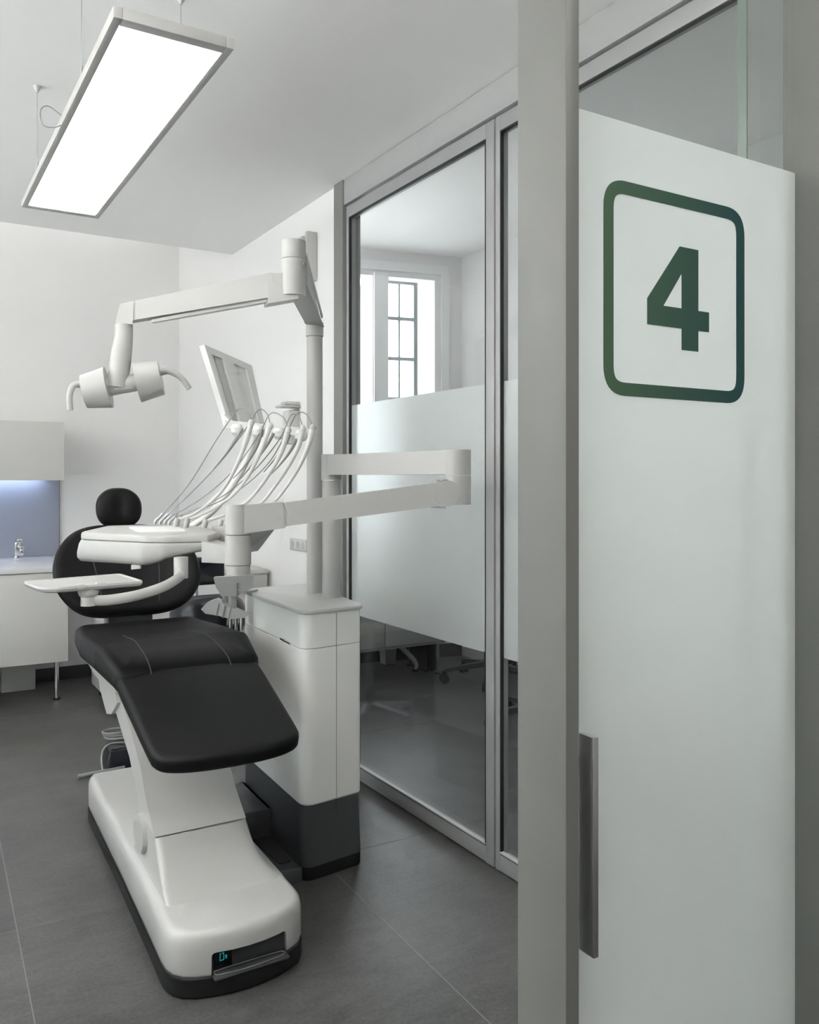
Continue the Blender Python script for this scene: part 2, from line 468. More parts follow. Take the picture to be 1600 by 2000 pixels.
# window in the left wall of the treatment room (beside the camera, out of the frame)
wl = thing('window_3', (-2.05, 3.15, .75), kind='structure')
put('frame', add(box(-2.08, 1.3, .75, -2.03, 1.36, 1.62), box(-2.08, 4.94, .75, -2.03, 5.0, 1.62), box(-2.08, 1.36, .75, -2.03, 4.94, .81), box(-2.08, 1.36, 1.56, -2.03, 4.94, 1.62), box(-2.08, 3.12, .81, -2.03, 3.18, 1.56)), 'reveal', wl)
for y0, y1 in ((1.36, 3.12), (3.18, 4.94)):
    put('pane', box(-2.058, y0, .81, -2.052, y1, 1.56), 'frost', wl)

# ------------------------------------------------------------------ glass partition with sliding panels
put('trim_3', box(GX - .012, .63, 2.606, GX + .075, 3.508, 2.720, .002), 'alu', kind='structure')      # header
put('trim_4', box(GX - .018, 3.508, 0, GX + .075, 3.60, 2.722, .002), 'door', kind='structure')           # end post
def glass_panel(name, y0, y1, x):
    d = thing(name, (x, (y0 + y1) / 2, 0), kind='structure')
    st = .048
    put('stile', box(x, y1 - st * .55, .004, x + .035, y1, 2.600, .0015), 'alu', d)
    put('stile', box(x, y0, .004, x + .035, y0 + st, 2.600, .0015), 'alu', d)
    put('top_rail', box(x, y0 + st, 2.546, x + .035, y1 - st * .55, 2.600, .0015), 'alu', d)
    put('bottom_rail', box(x, y0 + st, .006, x + .035, y1 - st * .55, .063, .0015), 'alu', d)
    a, b = y0 + st, y1 - st * .55
    put('gasket', add(box(x - .001, a, 2.540, x + .012, b, 2.546), box(x - .001, a, .063, x + .012, b, .067),
                      box(x - .001, b - .005, .067, x + .012, b, 2.540), box(x - .001, a, .067, x + .012, a + .004, 2.540)), 'gasket', d)
    put('glazing_bead', box(x - .002, a, .067, x + .010, b, .073), 'bead', d)
    p = put('pane', box(x + .014, a, .055, x + .022, b, 2.55), 'glass', d)
    put('frosted_film', quad((x + .0130, a, .736), (x + .0130, a, 1.687), (x + .0130, b, 1.687), (x + .0130, b, .736)), 'frost', p, keep=True)   # faces the treatment room
    return d
glass_panel('door_2', 2.383, 3.506, GX)
glass_panel('door_3', 1.18, 2.374, GX)
glass_panel('door_4', .64, 1.17, GX)

# ------------------------------------------------------------------ door 4 with its frosted pane, in front of the camera
d1 = thing('door_1', (.60, .59, 0), kind='structure')
put('frame_post', box(.498, .560, .0, .5135, .627, 2.28, .0015), 'door', d1)
put('frame_post', box(.8516, .540, .0, .935, .600, 2.28, .0015), 'door', d1)
put('top_rail', box(.5135, .565, 2.22, .8516, .605, 2.28, .001), 'door', d1)
put('bottom_rail', box(.5135, .570, .005, .8516, .605, .06, .001), 'door', d1)
pn = put('pane', box(.505, .585, .05, .865, .593, 2.23), 'glass', d1)
put('frosted_film', quad((.505, .5845, .736), (.865, .5845, .736), (.865, .5845, 1.687), (.505, .5845, 1.687)), 'frost', pn, keep=True)   # faces the corridor
fp2 = put('fixed_pane', box(.8075, .612, .05, .90, .624, 2.23), 'glass', d1)
put('polished_edge', box(.8060, .612, .05, .8075, .624, 2.23), 'glassedge', fp2)
hd = put('pull_handle', box(.5225, .552, .933, .5285, .571, 1.125, .0008), 'steel', d1)
for z in (.96, 1.10): put('standoff', cyl((.5255, .570, z), (.5255, .5842, z), .004, n=12), 'steel', hd)
# room number in a rounded frame, printed on the film
def sxz(pts, y0, y1): return prism(pts, lambda a, b: (a, y0, b), lambda a, b: (a, y1, b))
sg = thing('room_sign', (.665, .584, 1.429), 'green printed number 4 in a rounded square outline on the frosted glass door', 'sign')
def ring_mesh(outer, inner, y0, y1):
    bm = bmesh.new(); n = len(outer)
    V = [[bm.verts.new((p[0], y, p[1])) for p in ps] for y in (y0, y1) for ps in (outer, inner)]
    o0, i0, o1, i1 = V
    for k in range(n):
        j = (k + 1) % n
        bm.faces.new((o0[k], o0[j], i0[j], i0[k])); bm.faces.new((o1[k], i1[k], i1[j], o1[j]))
        bm.faces.new((o0[k], o1[k], o1[j], o0[j])); bm.faces.new((i0[k], i0[j], i1[j], i1[k]))
    return bm
oo = rpoly([(.565, 1.4285), (.765, 1.4285), (.765, 1.631), (.565, 1.631)], .028, 10)
put('sign_frame', ring_mesh(oo, inset(oo, .0125), .5836, .5841), 'sign', sg)
put('digit_four', add(sxz([(.667, 1.580), (.694, 1.580), (.694, 1.519), (.710, 1.519), (.710, 1.499), (.694, 1.499), (.694, 1.478), (.670, 1.478), (.670, 1.499), (.622, 1.499), (.622, 1.524)][::-1] if False else
    [(.670, 1.478), (.694, 1.478), (.694, 1.580), (.670, 1.580)], .5836, .5841),
    sxz([(.622, 1.499), (.670, 1.499), (.670, 1.519), (.644, 1.519), (.670, 1.554), (.670, 1.580), (.667, 1.580), (.622, 1.524)], .5836, .5841),
    sxz([(.694, 1.499), (.710, 1.499), (.710, 1.519), (.694, 1.519)], .5836, .5841)), 'sign', sg)

# ------------------------------------------------------------------ lamps
pl = thing('pendant_lamp', (.575, 2.80, 2.38), 'white rectangular pendant lamp panel hanging on thin wires from the ceiling', 'lamp')
LX0, LX1, LY0, LY1, LZ = .432, .716, 2.00, 3.585, 2.395
lam_o = [(LX0, LY0), (LX1, LY0), (LX1, LY1), (LX0, LY1)]
def frame_rect(x0, y0, x1, y1, t, z0, z1, r=.001, ty=None):
    ty = ty or t
    return add(box(x0, y0, z0, x0 + t, y1, z1, r), box(x1 - t, y0, z0, x1, y1, z1, r), box(x0 + t, y0, z0, x1 - t, y0 + ty, z1, r), box(x0 + t, y1 - ty, z0, x1 - t, y1, z1, r))
put('frame', frame_rect(LX0, LY0, LX1, LY1, .020, LZ, LZ + .028, .002, .034), 'ivory', pl)
put('back_plate', box(LX0 + .02, LY0 + .034, LZ + .018, LX1 - .02, LY1 - .034, LZ + .028), 'ivory', pl)
put('diffuser', box(LX0 + .02, LY0 + .034, LZ + .004, LX1 - .02, LY1 - .034, LZ + .012), 'lampglow', pl)
for x in (LX0 + .008, LX1 - .008):
    for y in (2.42, 3.23):
        wv = put('suspension_wire', cyl((x, y, LZ + .028), (x, y, CZ - .012), .0011, n=8), 'steel', pl)
        put('clamp', cyl((x, y, LZ + .028), (x, y, LZ + .065), .0035, n=10), 'steel', wv)
        put('ceiling_cup', lathe((x, y, CZ - .022), [(.004, 0), (.006, .006), (.012, .016), (.013, .022)], 14), 'ivory', wv)
put('power_cord', tube([(LX0 + .02, 2.72, LZ + .03), (LX0 - .03, 2.71, LZ + .055), (LX0 - .055, 2.70, LZ + .035), (LX0 - .05, 2.69, LZ - .01), (LX0 - .02, 2.69, LZ - .012), (LX0 + .01, 2.70, LZ + .01)], .0014, 8), 'cord', pl)

bl = thing('linear_lamp', (-.1, 5.95, 3.25), 'long linear lamp in the raised ceiling bay over the back wall', 'lamp')
put('housing', box(-1.9, 5.93, 3.29, 1.72, 6.03, 3.34, .003), 'ivory', bl)
put('diffuser', box(-1.88, 5.94, 3.278, 1.70, 6.02, 3.290), 'bayglow', bl)
for x in (-1.6, 1.4): put('suspension_rod', cyl((x, 5.98, 3.34), (x, 5.98, 3.55), .004, n=8), 'steel', bl)
def ceiling_panel(label, x0, y0, x1, y1, z, glow):
    c = thing('added_ceiling_lamp', ((x0 + x1) / 2, (y0 + y1) / 2, z - .04), label, 'lamp')
    put('frame', frame_rect(x0, y0, x1, y1, .02, z - .04, z, .002), 'ivory', c)
    put('diffuser', box(x0 + .02, y0 + .02, z - .034, x1 - .02, y1 - .02, z - .02), glow, c)
ceiling_panel('added flat square ceiling lamp, unseen, in the corridor before door 4', -.1, -.75, 1.3, -.15, CZ, 'corrglow')  # unseen lamp added so the frosted door brightens towards its top
def uplighter(label, x0, y0, x1, y1, z, glow):  # troughs added out of view as soft fill light
    u = thing('added_uplighter', ((x0 + x1) / 2, (y0 + y1) / 2, z), label, 'lamp', 'added fill light troughs high on the walls')
    put('trough', add(box(x0, y0, z, x1, y1, z + .01), box(x0, y0, z + .01, x0 + .008, y1, z + .032), box(x1 - .008, y0, z + .01, x1, y1, z + .032), box(x0 + .008, y0, z + .01, x1 - .008, y0 + .008, z + .032), box(x0 + .008, y1 - .008, z + .01, x1 - .008, y1, z + .032)), 'ivory', u)
    put('tube_light', box(x0 + .03, y0 + .03, z + .022, x1 - .03, y1 - .03, z + .036, .002), glow, u)
uplighter('added long white trough uplighter for fill light on the left wall of the treatment room', -1.998, .9, -1.84, 4.9, 2.02, 'upglow')
uplighter('added white trough uplighter for fill light above the doorway inside the treatment room', -1.6, .632, .85, .77, 2.34, 'upglow2')
uplighter('added short white trough uplighter for fill light on the left wall of the office', GX + .112, 4.32, 2.04, 5.45, 2.15, 'officeglow')

# ------------------------------------------------------------------ dental chair
CHX = lambda Y: .815 + .035 * (Y - 2.25)
def ch(s, Y, z): return (CHX(Y) + s, Y, z)
dc = thing('dental_chair', ch(0, 2.9, 0), 'dental treatment chair with black upholstery on a white base and lift arm', 'dental chair')
bo = [(-.192, 2.9), (-.196, 2.42), (-.198, 2.30), (-.196, 2.262), (-.186, 2.228), (-.165, 2.200), (-.135, 2.182), (-.09, 2.167), (-.045, 2.158), (0, 2.155),
      (.045, 2.158), (.09, 2.167), (.13, 2.182), (.160, 2.200), (.180, 2.228), (.190, 2.262), (.192, 2.30), (.192, 2.42), (.192, 2.9), (.192, 3.52),
      (.188, 3.56), (.172, 3.59), (.14, 3.60), (0, 3.60), (-.14, 3.60), (-.172, 3.59), (-.188, 3.56), (-.192, 3.52)]
put('floor_plate', slab(inset(bo, -.002), [(.006, 0), (0, .008), (0, .050)], ch), 'black', dc)
put('grey_lip', slab(inset(bo, .003), [(0, .050), (0, .057)], ch), 'anth', dc)  # thin dark grey lip between floor plate and shell
sh = put('base_shell', slab(bo, [(.004, .057), (.0, .064), (.0, .140), (.002, .155), (.007, .165), (.014, .171), (.022, .1735)], ch), 'white', dc)
boolean_cut(sh, xf(prism(rpoly([(-.098, .050), (.118, .050), (.112, .117), (-.098, .117)], [0, 0, .012, .012], 4), lambda a, b: (a, 0, b), lambda a, b: (a, .11, b)), Matrix.Translation((CHX(2.2), 2.11, 0))))
fx = CHX(2.2)
rc = put('control_recess', add(box(fx - .096, 2.190, .058, fx + .112, 2.198, .116), box(fx - .096, 2.150, .050, fx + .114, 2.192, .058, .003)), 'anth', dc)
put('drawer_lip', tube([(fx - .088, 2.164, .0605), (fx - .088, 2.176, .0605), (fx - .07, 2.182, .0605), (fx + .085, 2.182, .0605), (fx + .104, 2.176, .0605), (fx + .104, 2.166, .0605), (fx + .08, 2.158, .0605), (fx, 2.152, .0605), (fx - .07, 2.158, .0605), (fx - .088, 2.164, .0605)], .0014, 6, 3), 'seam', rc)
dp = put('display', box(fx - .086, 2.182, .064, fx - .038, 2.190, .114, .001), 'screen', rc)
dx, dz = fx - .071, .084
def seg(x0, z0, x1, z1): return box(min(x0, x1) - .0008, 2.1812, min(z0, z1) - .0008, max(x0, x1) + .0008, 2.182, max(z0, z1) + .0008)
put('digit_readout', add(seg(dx, dz, dx, dz + .018), seg(dx + .010, dz, dx + .010, dz + .018), seg(dx, dz, dx + .010, dz), seg(dx + .006, dz + .018, dx + .010, dz + .018), seg(dx, dz + .018, dx + .002, dz + .018),
    seg(dx + .014, dz + .010, dx + .018, dz + .010), seg(dx + .018, dz + .003, dx + .018, dz + .010), seg(dx + .014, dz + .003, dx + .018, dz + .003), seg(dx + .015, dz + .0065, dx + .018, dz + .0065)), 'teal', dp)

# pedestal that swells out of the base shell
def pedestal():
    bm = bmesh.new(); L = []
    lev = [(.168, -.170, .184, 2.34, 2.82), (.174, -.169, .172, 2.355, 2.81), (.190, -.168, .152, 2.385, 2.80), (.215, -.167, .136, 2.42, 2.79), (.250, -.166, .125, 2.455, 2.78), (.305, -.166, .118, 2.505, 2.77)]
    for z, s0, s1, y0, y1 in lev:
        o = rpoly([(s0, y0), (s1, y0), (s1, y1), (s0, y1)], [.022, .045, .045, .022], 6)
        L.append([bm.verts.new(ch(p[0], p[1], z)) for p in o])
    n = len(L[0])
    for i in range(len(L) - 1):
        for j in range(n): bm.faces.new((L[i][j], L[i][(j + 1) % n], L[i + 1][(j + 1) % n], L[i + 1][j]))
    bm.faces.new(L[0][::-1]); bm.faces.new(L[-1]); return bm
put('pedestal', pedestal(), 'white', dc, 40)
# lift arm: side profile (Y, z) swept across
arm = [(2.510, .309), (2.617, .374), (2.705, .456), (2.867, .543), (3.06, .612), (3.40, .640), (3.40, .575), (3.17, .555), (2.875, .440), (2.74, .345), (2.70, .309)]
put('lift_arm', prism(arm, lambda a, b: ch(-.166, a, b), lambda a, b: ch(.112, a, b), .010, 3), 'white', dc)
pd = put('pivot_cap', cyl(ch(-.160, 2.665, .268), ch(-.182, 2.665, .268), .058, n=40, b=.004), 'white', dc)
put('knee_cover', prism([(3.02, .585), (3.10, .665), (3.22, .700), (3.36, .690), (3.42, .640), (3.36, .560), (3.22, .500), (3.13, .520)], lambda a, b: ch(-.178, a, b), lambda a, b: ch(.16, a, b), .014, 3), 'white', dc)
put('seat_pan', prism([(2.74, .672), (2.80, .700), (3.05, .712), (3.62, .700), (3.62, .655), (3.30, .625), (3.00, .640), (2.82, .660)], lambda a, b: ch(-.205, a, b), lambda a, b: ch(.205, a, b), .018, 3), 'white', dc)

def interp(tab, t):
    for (t0, *a), (t1, *b) in zip(tab[:-1], tab[1:]):
        if t <= t1:
            f = (t - t0) / (t1 - t0); f = f * f * (3 - 2 * f) * .35 + f * .65
            return [x + (y - x) * f for x, y in zip(a, b)]
    return list(tab[-1][1:])
# leg rest: flat cushion sloping towards the foot end
def leg_def(a, b, h):
    y, z = interp([(0, 2.785, .758), (.18, 2.62, .709), (.5, 2.262, .600)], b)
    bul = -.012 * (a / .22) ** 2
    return ch(a, y - h * .30, z + (h - .05) * .95 + bul)
lh = [(.10, 0), (.20, 0), (.228, .004), (.232, .02), (.230, .12), (.224, .28), (.217, .40), (.212, .425), (.200, .446), (.175, .464), (.13, .482), (.07, .495), (0, .500)]
lo = [(p.x, p.y) for p in smooth_path([(a, b, 0) for a, b in lh], 3)]
lo = lo + [(-a, b) for a, b in lo[-2::-1]]
put('leg_rest', slab(lo, rim(.052, .018), leg_def, 8), 'leather', dc, 60)
# seat cushion with a rolled front edge
def seat_def(a, b, h):
    y, z = interp([(0, 2.735, .706), (.05, 2.760, .734), (.12, 2.835, .757), (.28, 2.99, .772), (.5, 3.22, .750), (.8, 3.50, .740), (.95, 3.64, .750)], b)
    fr = max(0, 1 - b / .25); edge = (abs(a) / .265)
    sag = -.060 * fr * (1 - edge ** 2)
    return ch(a, y + sag * .8, z + (h - .04) + .014 * edge ** 3 - .030 * max(0, edge - .80) / .2 * (h < .04) + sag * .16)
so = rpoly([(-.232, 0), (.232, 0), (.262, .22), (.265, .55), (.24, .90), (-.24, .90), (-.265, .55), (-.268, .22)], [.05, .05, .12, .15, .1, .1, .15, .12], 6)
sc_ = put('seat_cushion', slab(so, rim(.064, .028), seat_def, 10), 'leather', dc, 60)
for s in (-.13, .13):
    put('seam_piping', tube([Vector(seat_def(s * (1 - .1 * t), .02 + t * .5, .064)) + Vector((0, 0, .0005)) for t in (0, .08, .16, .28, .42, .6, .8, 1)], .0022, 6, 5), 'stitch', sc_)
put('back_column', box(CHX(3.75) - .092, 3.685, .700, CHX(3.75) + .092, 3.78, .80, .010), 'anth', dc)
put('back_collar', box(CHX(3.75) - .10, 3.70, .772, CHX(3.75) + .105, 3.80, .800, .006), 'anth', dc)

# backrest: wide rounded shell
def bk(a, b, h):
    # a across, b up the back 0..1, h thickness towards the front
    y = 3.70 + .27 * b; z = .762 + .362 * b
    wrap = -.085 * (abs(a) / .30) ** 2.2
    return ch(a, y + wrap * .95 - (h) * .82 - .02 * math.sin(b * 3.1), z + h * .50)
half = [(0, 0), (.10, .0), (.17, .03), (.225, .10), (.268, .22), (.297, .36), (.303, .50), (.298, .62), (.275, .76), (.235, .88), (.18, .96), (.10, 1.0), (0, 1.0)]
bo2 = [(p.x, p.y) for p in smooth_path([(a, b, 0) for a, b in half], 4)]
bo2 = bo2 + [(-a, b) for a, b in bo2[-2:0:-1]]
def bslab():
    # outline lives in mixed units, so inset by scaling instead of by offset
    bm = bmesh.new(); L = []
    prof = [(.0, 0), (.35, 0), (.7, 0), (.90, .002), (.97, .012), (1.0, .032), (.985, .052), (.95, .064), (.88, .070), (.6, .066), (.3, .062), (.05, .061)]
    for s, h in prof:
        if s == 0: continue
        L.append([bm.verts.new(bk(a * s, .5 + (b - .5) * s, h)) for a, b in bo2])
    n = len(bo2)
    for i in range(len(L) - 1):
        for j in range(n): bm.faces.new((L[i][j], L[i][(j + 1) % n], L[i + 1][(j + 1) % n], L[i + 1][j]))
    bm.faces.new(L[0][::-1]); bm.faces.new(L[-1]); return bm
br = put('backrest', bslab(), 'leather', dc, 60)
for s in (-.155, .155):
    put('seam_piping', tube([bk(s * (1 - .28 * (1 - t)), .06 + .88 * t, .067) for t in (0, .2, .4, .6, .8, 1)], .0025, 6, 5), 'stitch', br)
# headrest: soft lobe on a short bar
def blob(n, fn):
    """cube sphere with n cells a side; fn maps a unit direction to a point"""
    bm = bmesh.new(); V = {}
    def vert(i, j, k):
        if (i, j, k) not in V:
            d = Vector((math.tan((2 * i / n - 1) * math.pi / 4), math.tan((2 * j / n - 1) * math.pi / 4), math.tan((2 * k / n - 1) * math.pi / 4))).normalized()
            V[(i, j, k)] = bm.verts.new(fn(d))
        return V[(i, j, k)]
    for a in range(n):
        for b in range(n):
            for q in (0, n):
                bm.faces.new([vert(*t) for t in ((a, b, q), (a + 1, b, q), (a + 1, b + 1, q), (a, b + 1, q))])
                bm.faces.new([vert(*t) for t in ((a, q, b), (a + 1, q, b), (a + 1, q, b + 1), (a, q, b + 1))])
                bm.faces.new([vert(*t) for t in ((q, a, b), (q, a + 1, b), (q, a + 1, b + 1), (q, a, b + 1))])
    return bm
def head():
    cx, cy, cz = CHX(3.98), 3.955, 1.222
    def f(d):
        p = lambda v, e: math.copysign(abs(v) ** e, v)
        x = p(d.x, .72) * .099; z = p(d.z, .74) * .089; y = p(d.y, .85) * .042
        x *= (1 - .20 * (z / .089) ** 2) if z > 0 else (1 - .06 * (z / .089) ** 2)
        if d.y < 0: y += .016 * (1 - min(1, abs(x) / .05)) ** 2 * (1 - min(1, abs(z) / .08))  # shallow hollow down the middle
        return (cx + x, cy + y - .010 * (x / .1) ** 2 + z * .12, cz + z)
    return blob(18, f)
hr = put('headrest', head(), 'leather', dc, 60)
put('headrest_bar', box(CHX(3.98) - .02, 3.972, 1.06, CHX(3.98) + .03, 3.990, 1.22, .004), 'anth', dc)

# ------------------------------------------------------------------ dental unit cabinet
du = thing('dental_unit', (1.32, 2.95, 0), 'white dental unit cabinet with dark plinth beside the treatment chair', 'dental unit')
uf = [(1.178, 2.622), (1.412, 2.652), (1.505, 3.285), (1.205, 3.265)]
uo = rpoly(uf, [.045, .022, .04, .04], 6)
put('foot', slab(inset(uo, -.001), [(.004, 0), (0, .006), (0, .046)]), 'black', du)
put('plinth', slab(inset(uo, .004), [(-.006, .046), (0, .256)]), 'anth', du)
put('lower_body', slab(uo, [(.004, .252), (0, .258), (0, .776), (.0015, .778)]), 'unit', du)
put('upper_body', slab(uo, [(.0015, .7795), (0, .7815), (0, .896)]), 'unit', du)
lo2 = rpoly([(1.170, 2.612), (1.418, 2.642), (1.512, 3.29), (1.198, 3.272)], [.05, .03, .04, .03], 6)
put('lid', slab(lo2, [(.004, .897), (.0, .900), (.0, .907), (.003, .911), (.009, .913)]), 'white', du)
put('panel_seam', box(1.3085, 2.6375, .258, 1.3100, 2.648, .892), 'seam', du)
put('panel_seam', box(1.3085, 2.6415, .06, 1.3100, 2.650, .254), 'black', du)
for y0, z0 in ((3.045, .80),): pass
put('hinge', add(cyl((1.186, 2.83, .785), (1.183, 2.735, .782), .005, n=10), cyl((1.185, 2.80, .784), (1.185, 2.79, .784), .0065, n=10)), 'chrome', du)
put('lid_latch', box(1.190, 2.99, .896, 1.200, 3.01, .911, .002), 'seam', du)
# dark foot ledge on the chair side
put('side_ledge', slab(rpoly([(1.095, 2.66), (1.185, 2.64), (1.205, 3.25), (1.085, 3.25)], [.03, .005, .005, .02], 5), [(.003, .0), (0, .004), (0, .040), (.003, .046)]), 'anth', du)
put('ledge_tray', slab(rpoly([(1.128, 2.70), (1.172, 2.70), (1.186, 2.95), (1.120, 2.95)], .012, 5), [(0, .046), (0, .0500), (.004, .0500)]), 'stitch', du)
put('connection_box', slab(rpoly([(1.080, 2.935), (1.192, 2.93), (1.205, 3.25), (1.075, 3.25)], [.02, .005, .005, .02], 5), [(0, .046), (0, .135), (.006, .146), (.014, .150)]), 'anth', du)

# ------------------------------------------------------------------ operating lamp on its post
ol = thing('operating_lamp', (1.405, 3.02, .913), 'white operating lamp with two drum housings on a long jointed arm', 'lamp')
put('post', cyl((1.405, 3.02, .913), (1.405, 3.02, 1.90), .0305, n=36), 'ivory', ol)
put('collar', cyl((1.405, 3.02, 1.902), (1.405, 3.02, 1.955), .0335, n=36, b=.003), 'ivory', ol)
J = Vector((1.172, 2.690, 0))
put('oblique_arm', hull8([(1.430, 2.985, 1.935), (1.362, 3.010, 1.945), (1.378, 3.055, 1.955), (1.442, 3.035, 1.950),
                          (1.215, 2.672, 2.010), (1.150, 2.715, 2.010), (1.160, 2.745, 2.115), (1.228, 2.700, 2.115)], .010, 3), 'ivory', ol)
put('arm_trim', beam((1.432, 3.01, 1.98), (1.222, 2.70, 2.125), .006, .012, .006, .012, .002), 'white', ol)
put('joint', add(cyl((J.x, J.y, 1.972), (J.x, J.y, 2.094), .0425, n=40, b=.006)), 'ivory', ol)
put('joint_cap', cyl((J.x, J.y, 2.096), (J.x, J.y, 2.158), .0420, n=40, b=.006), 'ivory', ol)
put('joint_screw', cyl((J.x + .022, J.y - .038, 2.075), (J.x + .024, J.y - .044, 2.075), .007, n=14), 'cord', ol)
E_ = Vector((.690, 2.968, 1.912))
p1 = Vector((1.118, 2.722, 2.006))
put('arm_knuckle', hull8([(1.175, 2.655, 1.958), (1.085, 2.700, 1.940), (1.10, 2.775, 1.940), (1.185, 2.725, 1.958), (1.175, 2.655, 2.045), (1.085, 2.708, 2.043), (1.10, 2.768, 2.043), (1.185, 2.725, 2.045)], .014, 3), 'ivory', ol)
put('spring_arm', beam(p1, E_, .060, .082, .045, .062, .008), 'ivory', ol)
put('spring_cover', beam(p1 + Vector((.0, 0, -.043)), E_ + Vector((.07, -.04, -.028)), .03, .016, .022, .010, .003), 'cab', ol)
put('elbow', hull8([(.695, 2.935, 1.870), (.645, 2.962, 1.872), (.655, 3.010, 1.872), (.705, 2.98, 1.870), (.70, 2.932, 1.945), (.660, 2.955, 1.938), (.668, 3.002, 1.938), (.710, 2.978, 1.945)], .014, 3), 'ivory', ol)
put('neck', tube([(.675, 2.972, 1.872), (.675, 2.972, 1.83), (.668, 2.975, 1.77), (.655, 2.980, 1.66)], [.030, .030, .034, .036], 20, 5), 'ivory', ol)
hl, hr_ = Vector((.594, 3.010, 1.652)), Vector((.755, 2.950, 1.688))
ax = (hr_ - hl).normalized()
put('bridge', tube([hl, (hl + hr_) / 2, hr_], .030, 16, 3), 'ivory', ol)
for nm, c, s, rr in (('drum', hl, -1, .070), ('drum', hr_, 1, .070)):
    dd = put(nm, cyl(c - ax * .040, c + ax * .040, rr if s > 0 else .056, .058 if s > 0 else rr, n=44, b=.010, seg=3), 'ivory', ol)
    if s < 0:
        path = [c - ax * .030 + Vector((0, -.01, .02)), c - ax * .075 + Vector((0, -.02, .028)), c - ax * .092 + Vector((0, -.03, -.005)), c - ax * .090 + Vector((0, -.03, -.055))]
    else:
        path = [c + ax * .030 + Vector((0, 0, .02)), c + ax * .065 + Vector((0, 0, .018)), c + ax * .105 + Vector((0, 0, -.010)), c + ax * .135 + Vector((0, 0, -.055))]
    put('handle', tube(path, [.014, .011, .010, .010], 14, 6), 'ivory', dd)
put('bridge_trim', beam((.640, 2.945, 1.650), (.690, 2.930, 1.656), .004, .006, .004, .006, .001), 'cord', ol)

# ------------------------------------------------------------------ instrument console on its double arm
ic = thing('instrument_console', (1.40, 2.86, .913), 'white instrument console with curved whip hoses on a folding arm', 'instrument console')
put('post', cyl((1.400, 2.860, .913), (1.400, 2.860, 1.345), .0350, n=40), 'ivory', ic)
put('post_head', cyl((1.400, 2.860, 1.347), (1.400, 2.860, 1.442), .0385, n=40, b=.004), 'ivory', ic)
EL = Vector((1.508, 2.192, 0))
put('upper_arm', beam((1.400, 2.860, 1.403), (1.508, 2.19, 1.403), .064, .074, .070, .074, .010), 'ivory', ic)
put('elbow_top', cyl((EL.x, EL.y, 1.362), (EL.x, EL.y, 1.441), .0400, n=40, b=.004), 'ivory', ic)
put('elbow_lower', cyl((EL.x, EL.y, 1.272), (EL.x, EL.y, 1.360), .0400, n=40, b=.003), 'ivory', ic)
PV = Vector((.887, 2.445, 0))
a0 = Vector((1.455, 2.206, 1.305)); a1 = Vector((1.000, 2.398, 1.243))
put('spring_arm', beam(a0, a1, .056, .070, .056, .070, .009), 'ivory', ic)
nrm = Vector((0, 0, 1)).cross((a1 - a0).normalized()).normalized()
if nrm.y > 0: nrm = -nrm
kc = a0 + Vector((.012, -.004, .002))
put('spring_joint', add(cyl(kc - nrm * .034, kc + nrm * .034, .039, n=40, b=.004), box(1.470, 2.170, 1.276, 1.515, 2.225, 1.345, .006)), 'ivory', ic)
put('joint_clip', box(1.428, 2.165, 1.262, 1.445, 2.225, 1.268, .001), 'steel', ic)
put('joint_clip', box(1.44, 2.18, 1.344, 1.462, 2.21, 1.349, .001), 'steel', ic)
put('pivot_upper', cyl((PV.x, PV.y, 1.186), (PV.x, PV.y, 1.274), .0380, n=40, b=.004), 'ivory', ic)
put('pivot_bridge', beam((.900, 2.440, 1.231), (1.012, 2.392, 1.244), .066, .084, .062, .078, .010), 'ivory', ic)
put('pivot_lower', cyl((PV.x, PV.y, 1.096), (PV.x, PV.y, 1.184), .0385, n=40, b=.003), 'ivory', ic)
put('pivot_foot', cyl((PV.x, PV.y, 1.066), (PV.x, PV.y, 1.094), .0360, n=40, b=.003), 'ivory', ic)
put('console_bracket', hull8([(.80, 2.52, 1.10), (.875, 2.42, 1.10), (.905, 2.48, 1.10), (.86, 2.62, 1.10), (.80, 2.52, 1.162), (.875, 2.415, 1.148), (.905, 2.48, 1.148), (.86, 2.62, 1.165)], .008, 3), 'ivory', ic)
co = rpoly([(.497, 2.850), (.648, 2.600), (.700, 2.560), (.830, 2.515), (.900, 2.62), (.955, 2.90), (.945, 3.16), (.66, 3.20)], [.09, .05, .06, .03, .05, .10, .06, .08], 6)
put('console_top', slab(inset(co, .006), [(.010, 1.158), (.004, 1.162), (.004, 1.175), (.007, 1.181), (.014, 1.184)]), 'ivory', ic)
cb = co
def cdef(a, b, h):
    # the underside rises towards the right-hand end
    f = min(1, max(0, (a - .665) / .10)); f = f * f * (3 - 2 * f)
    k = (1.158 - h) / .07
    return (a, b + .02 * k, h + f * .042 * k)
put('console_body', slab(cb, [(.030, 1.088), (.010, 1.091), (.001, 1.102), (.0, 1.118), (.004, 1.145), (.010, 1.158)], cdef, 6), 'ivory', ic, 50)
put('top_mat', slab(rpoly([(.66, 2.72), (.80, 2.66), (.86, 2.98), (.70, 3.02)], .03, 5), [(0, 1.184), (0, 1.1865), (.002, 1.187)]), 'opal', ic)
put('body_screw', cyl((.5985, 2.735, 1.147), (.5955, 2.733, 1.147), .0045, n=12), 'cord', ic)
put('front_trim', beam((.628, 2.655, 1.084), (.650, 2.640, 1.084), .016, .014, .012, .010, .003), 'white', ic)
put('rear_cover', hull8([(.93, 2.53, 1.12), (1.01, 2.60, 1.12), (1.06, 2.85, 1.12), (.94, 2.85, 1.12), (.925, 2.51, 1.19), (1.06, 2.58, 1.19), (1.12, 2.85, 1.19), (.94, 2.85, 1.19)], .010, 2), 'ivory', ic)
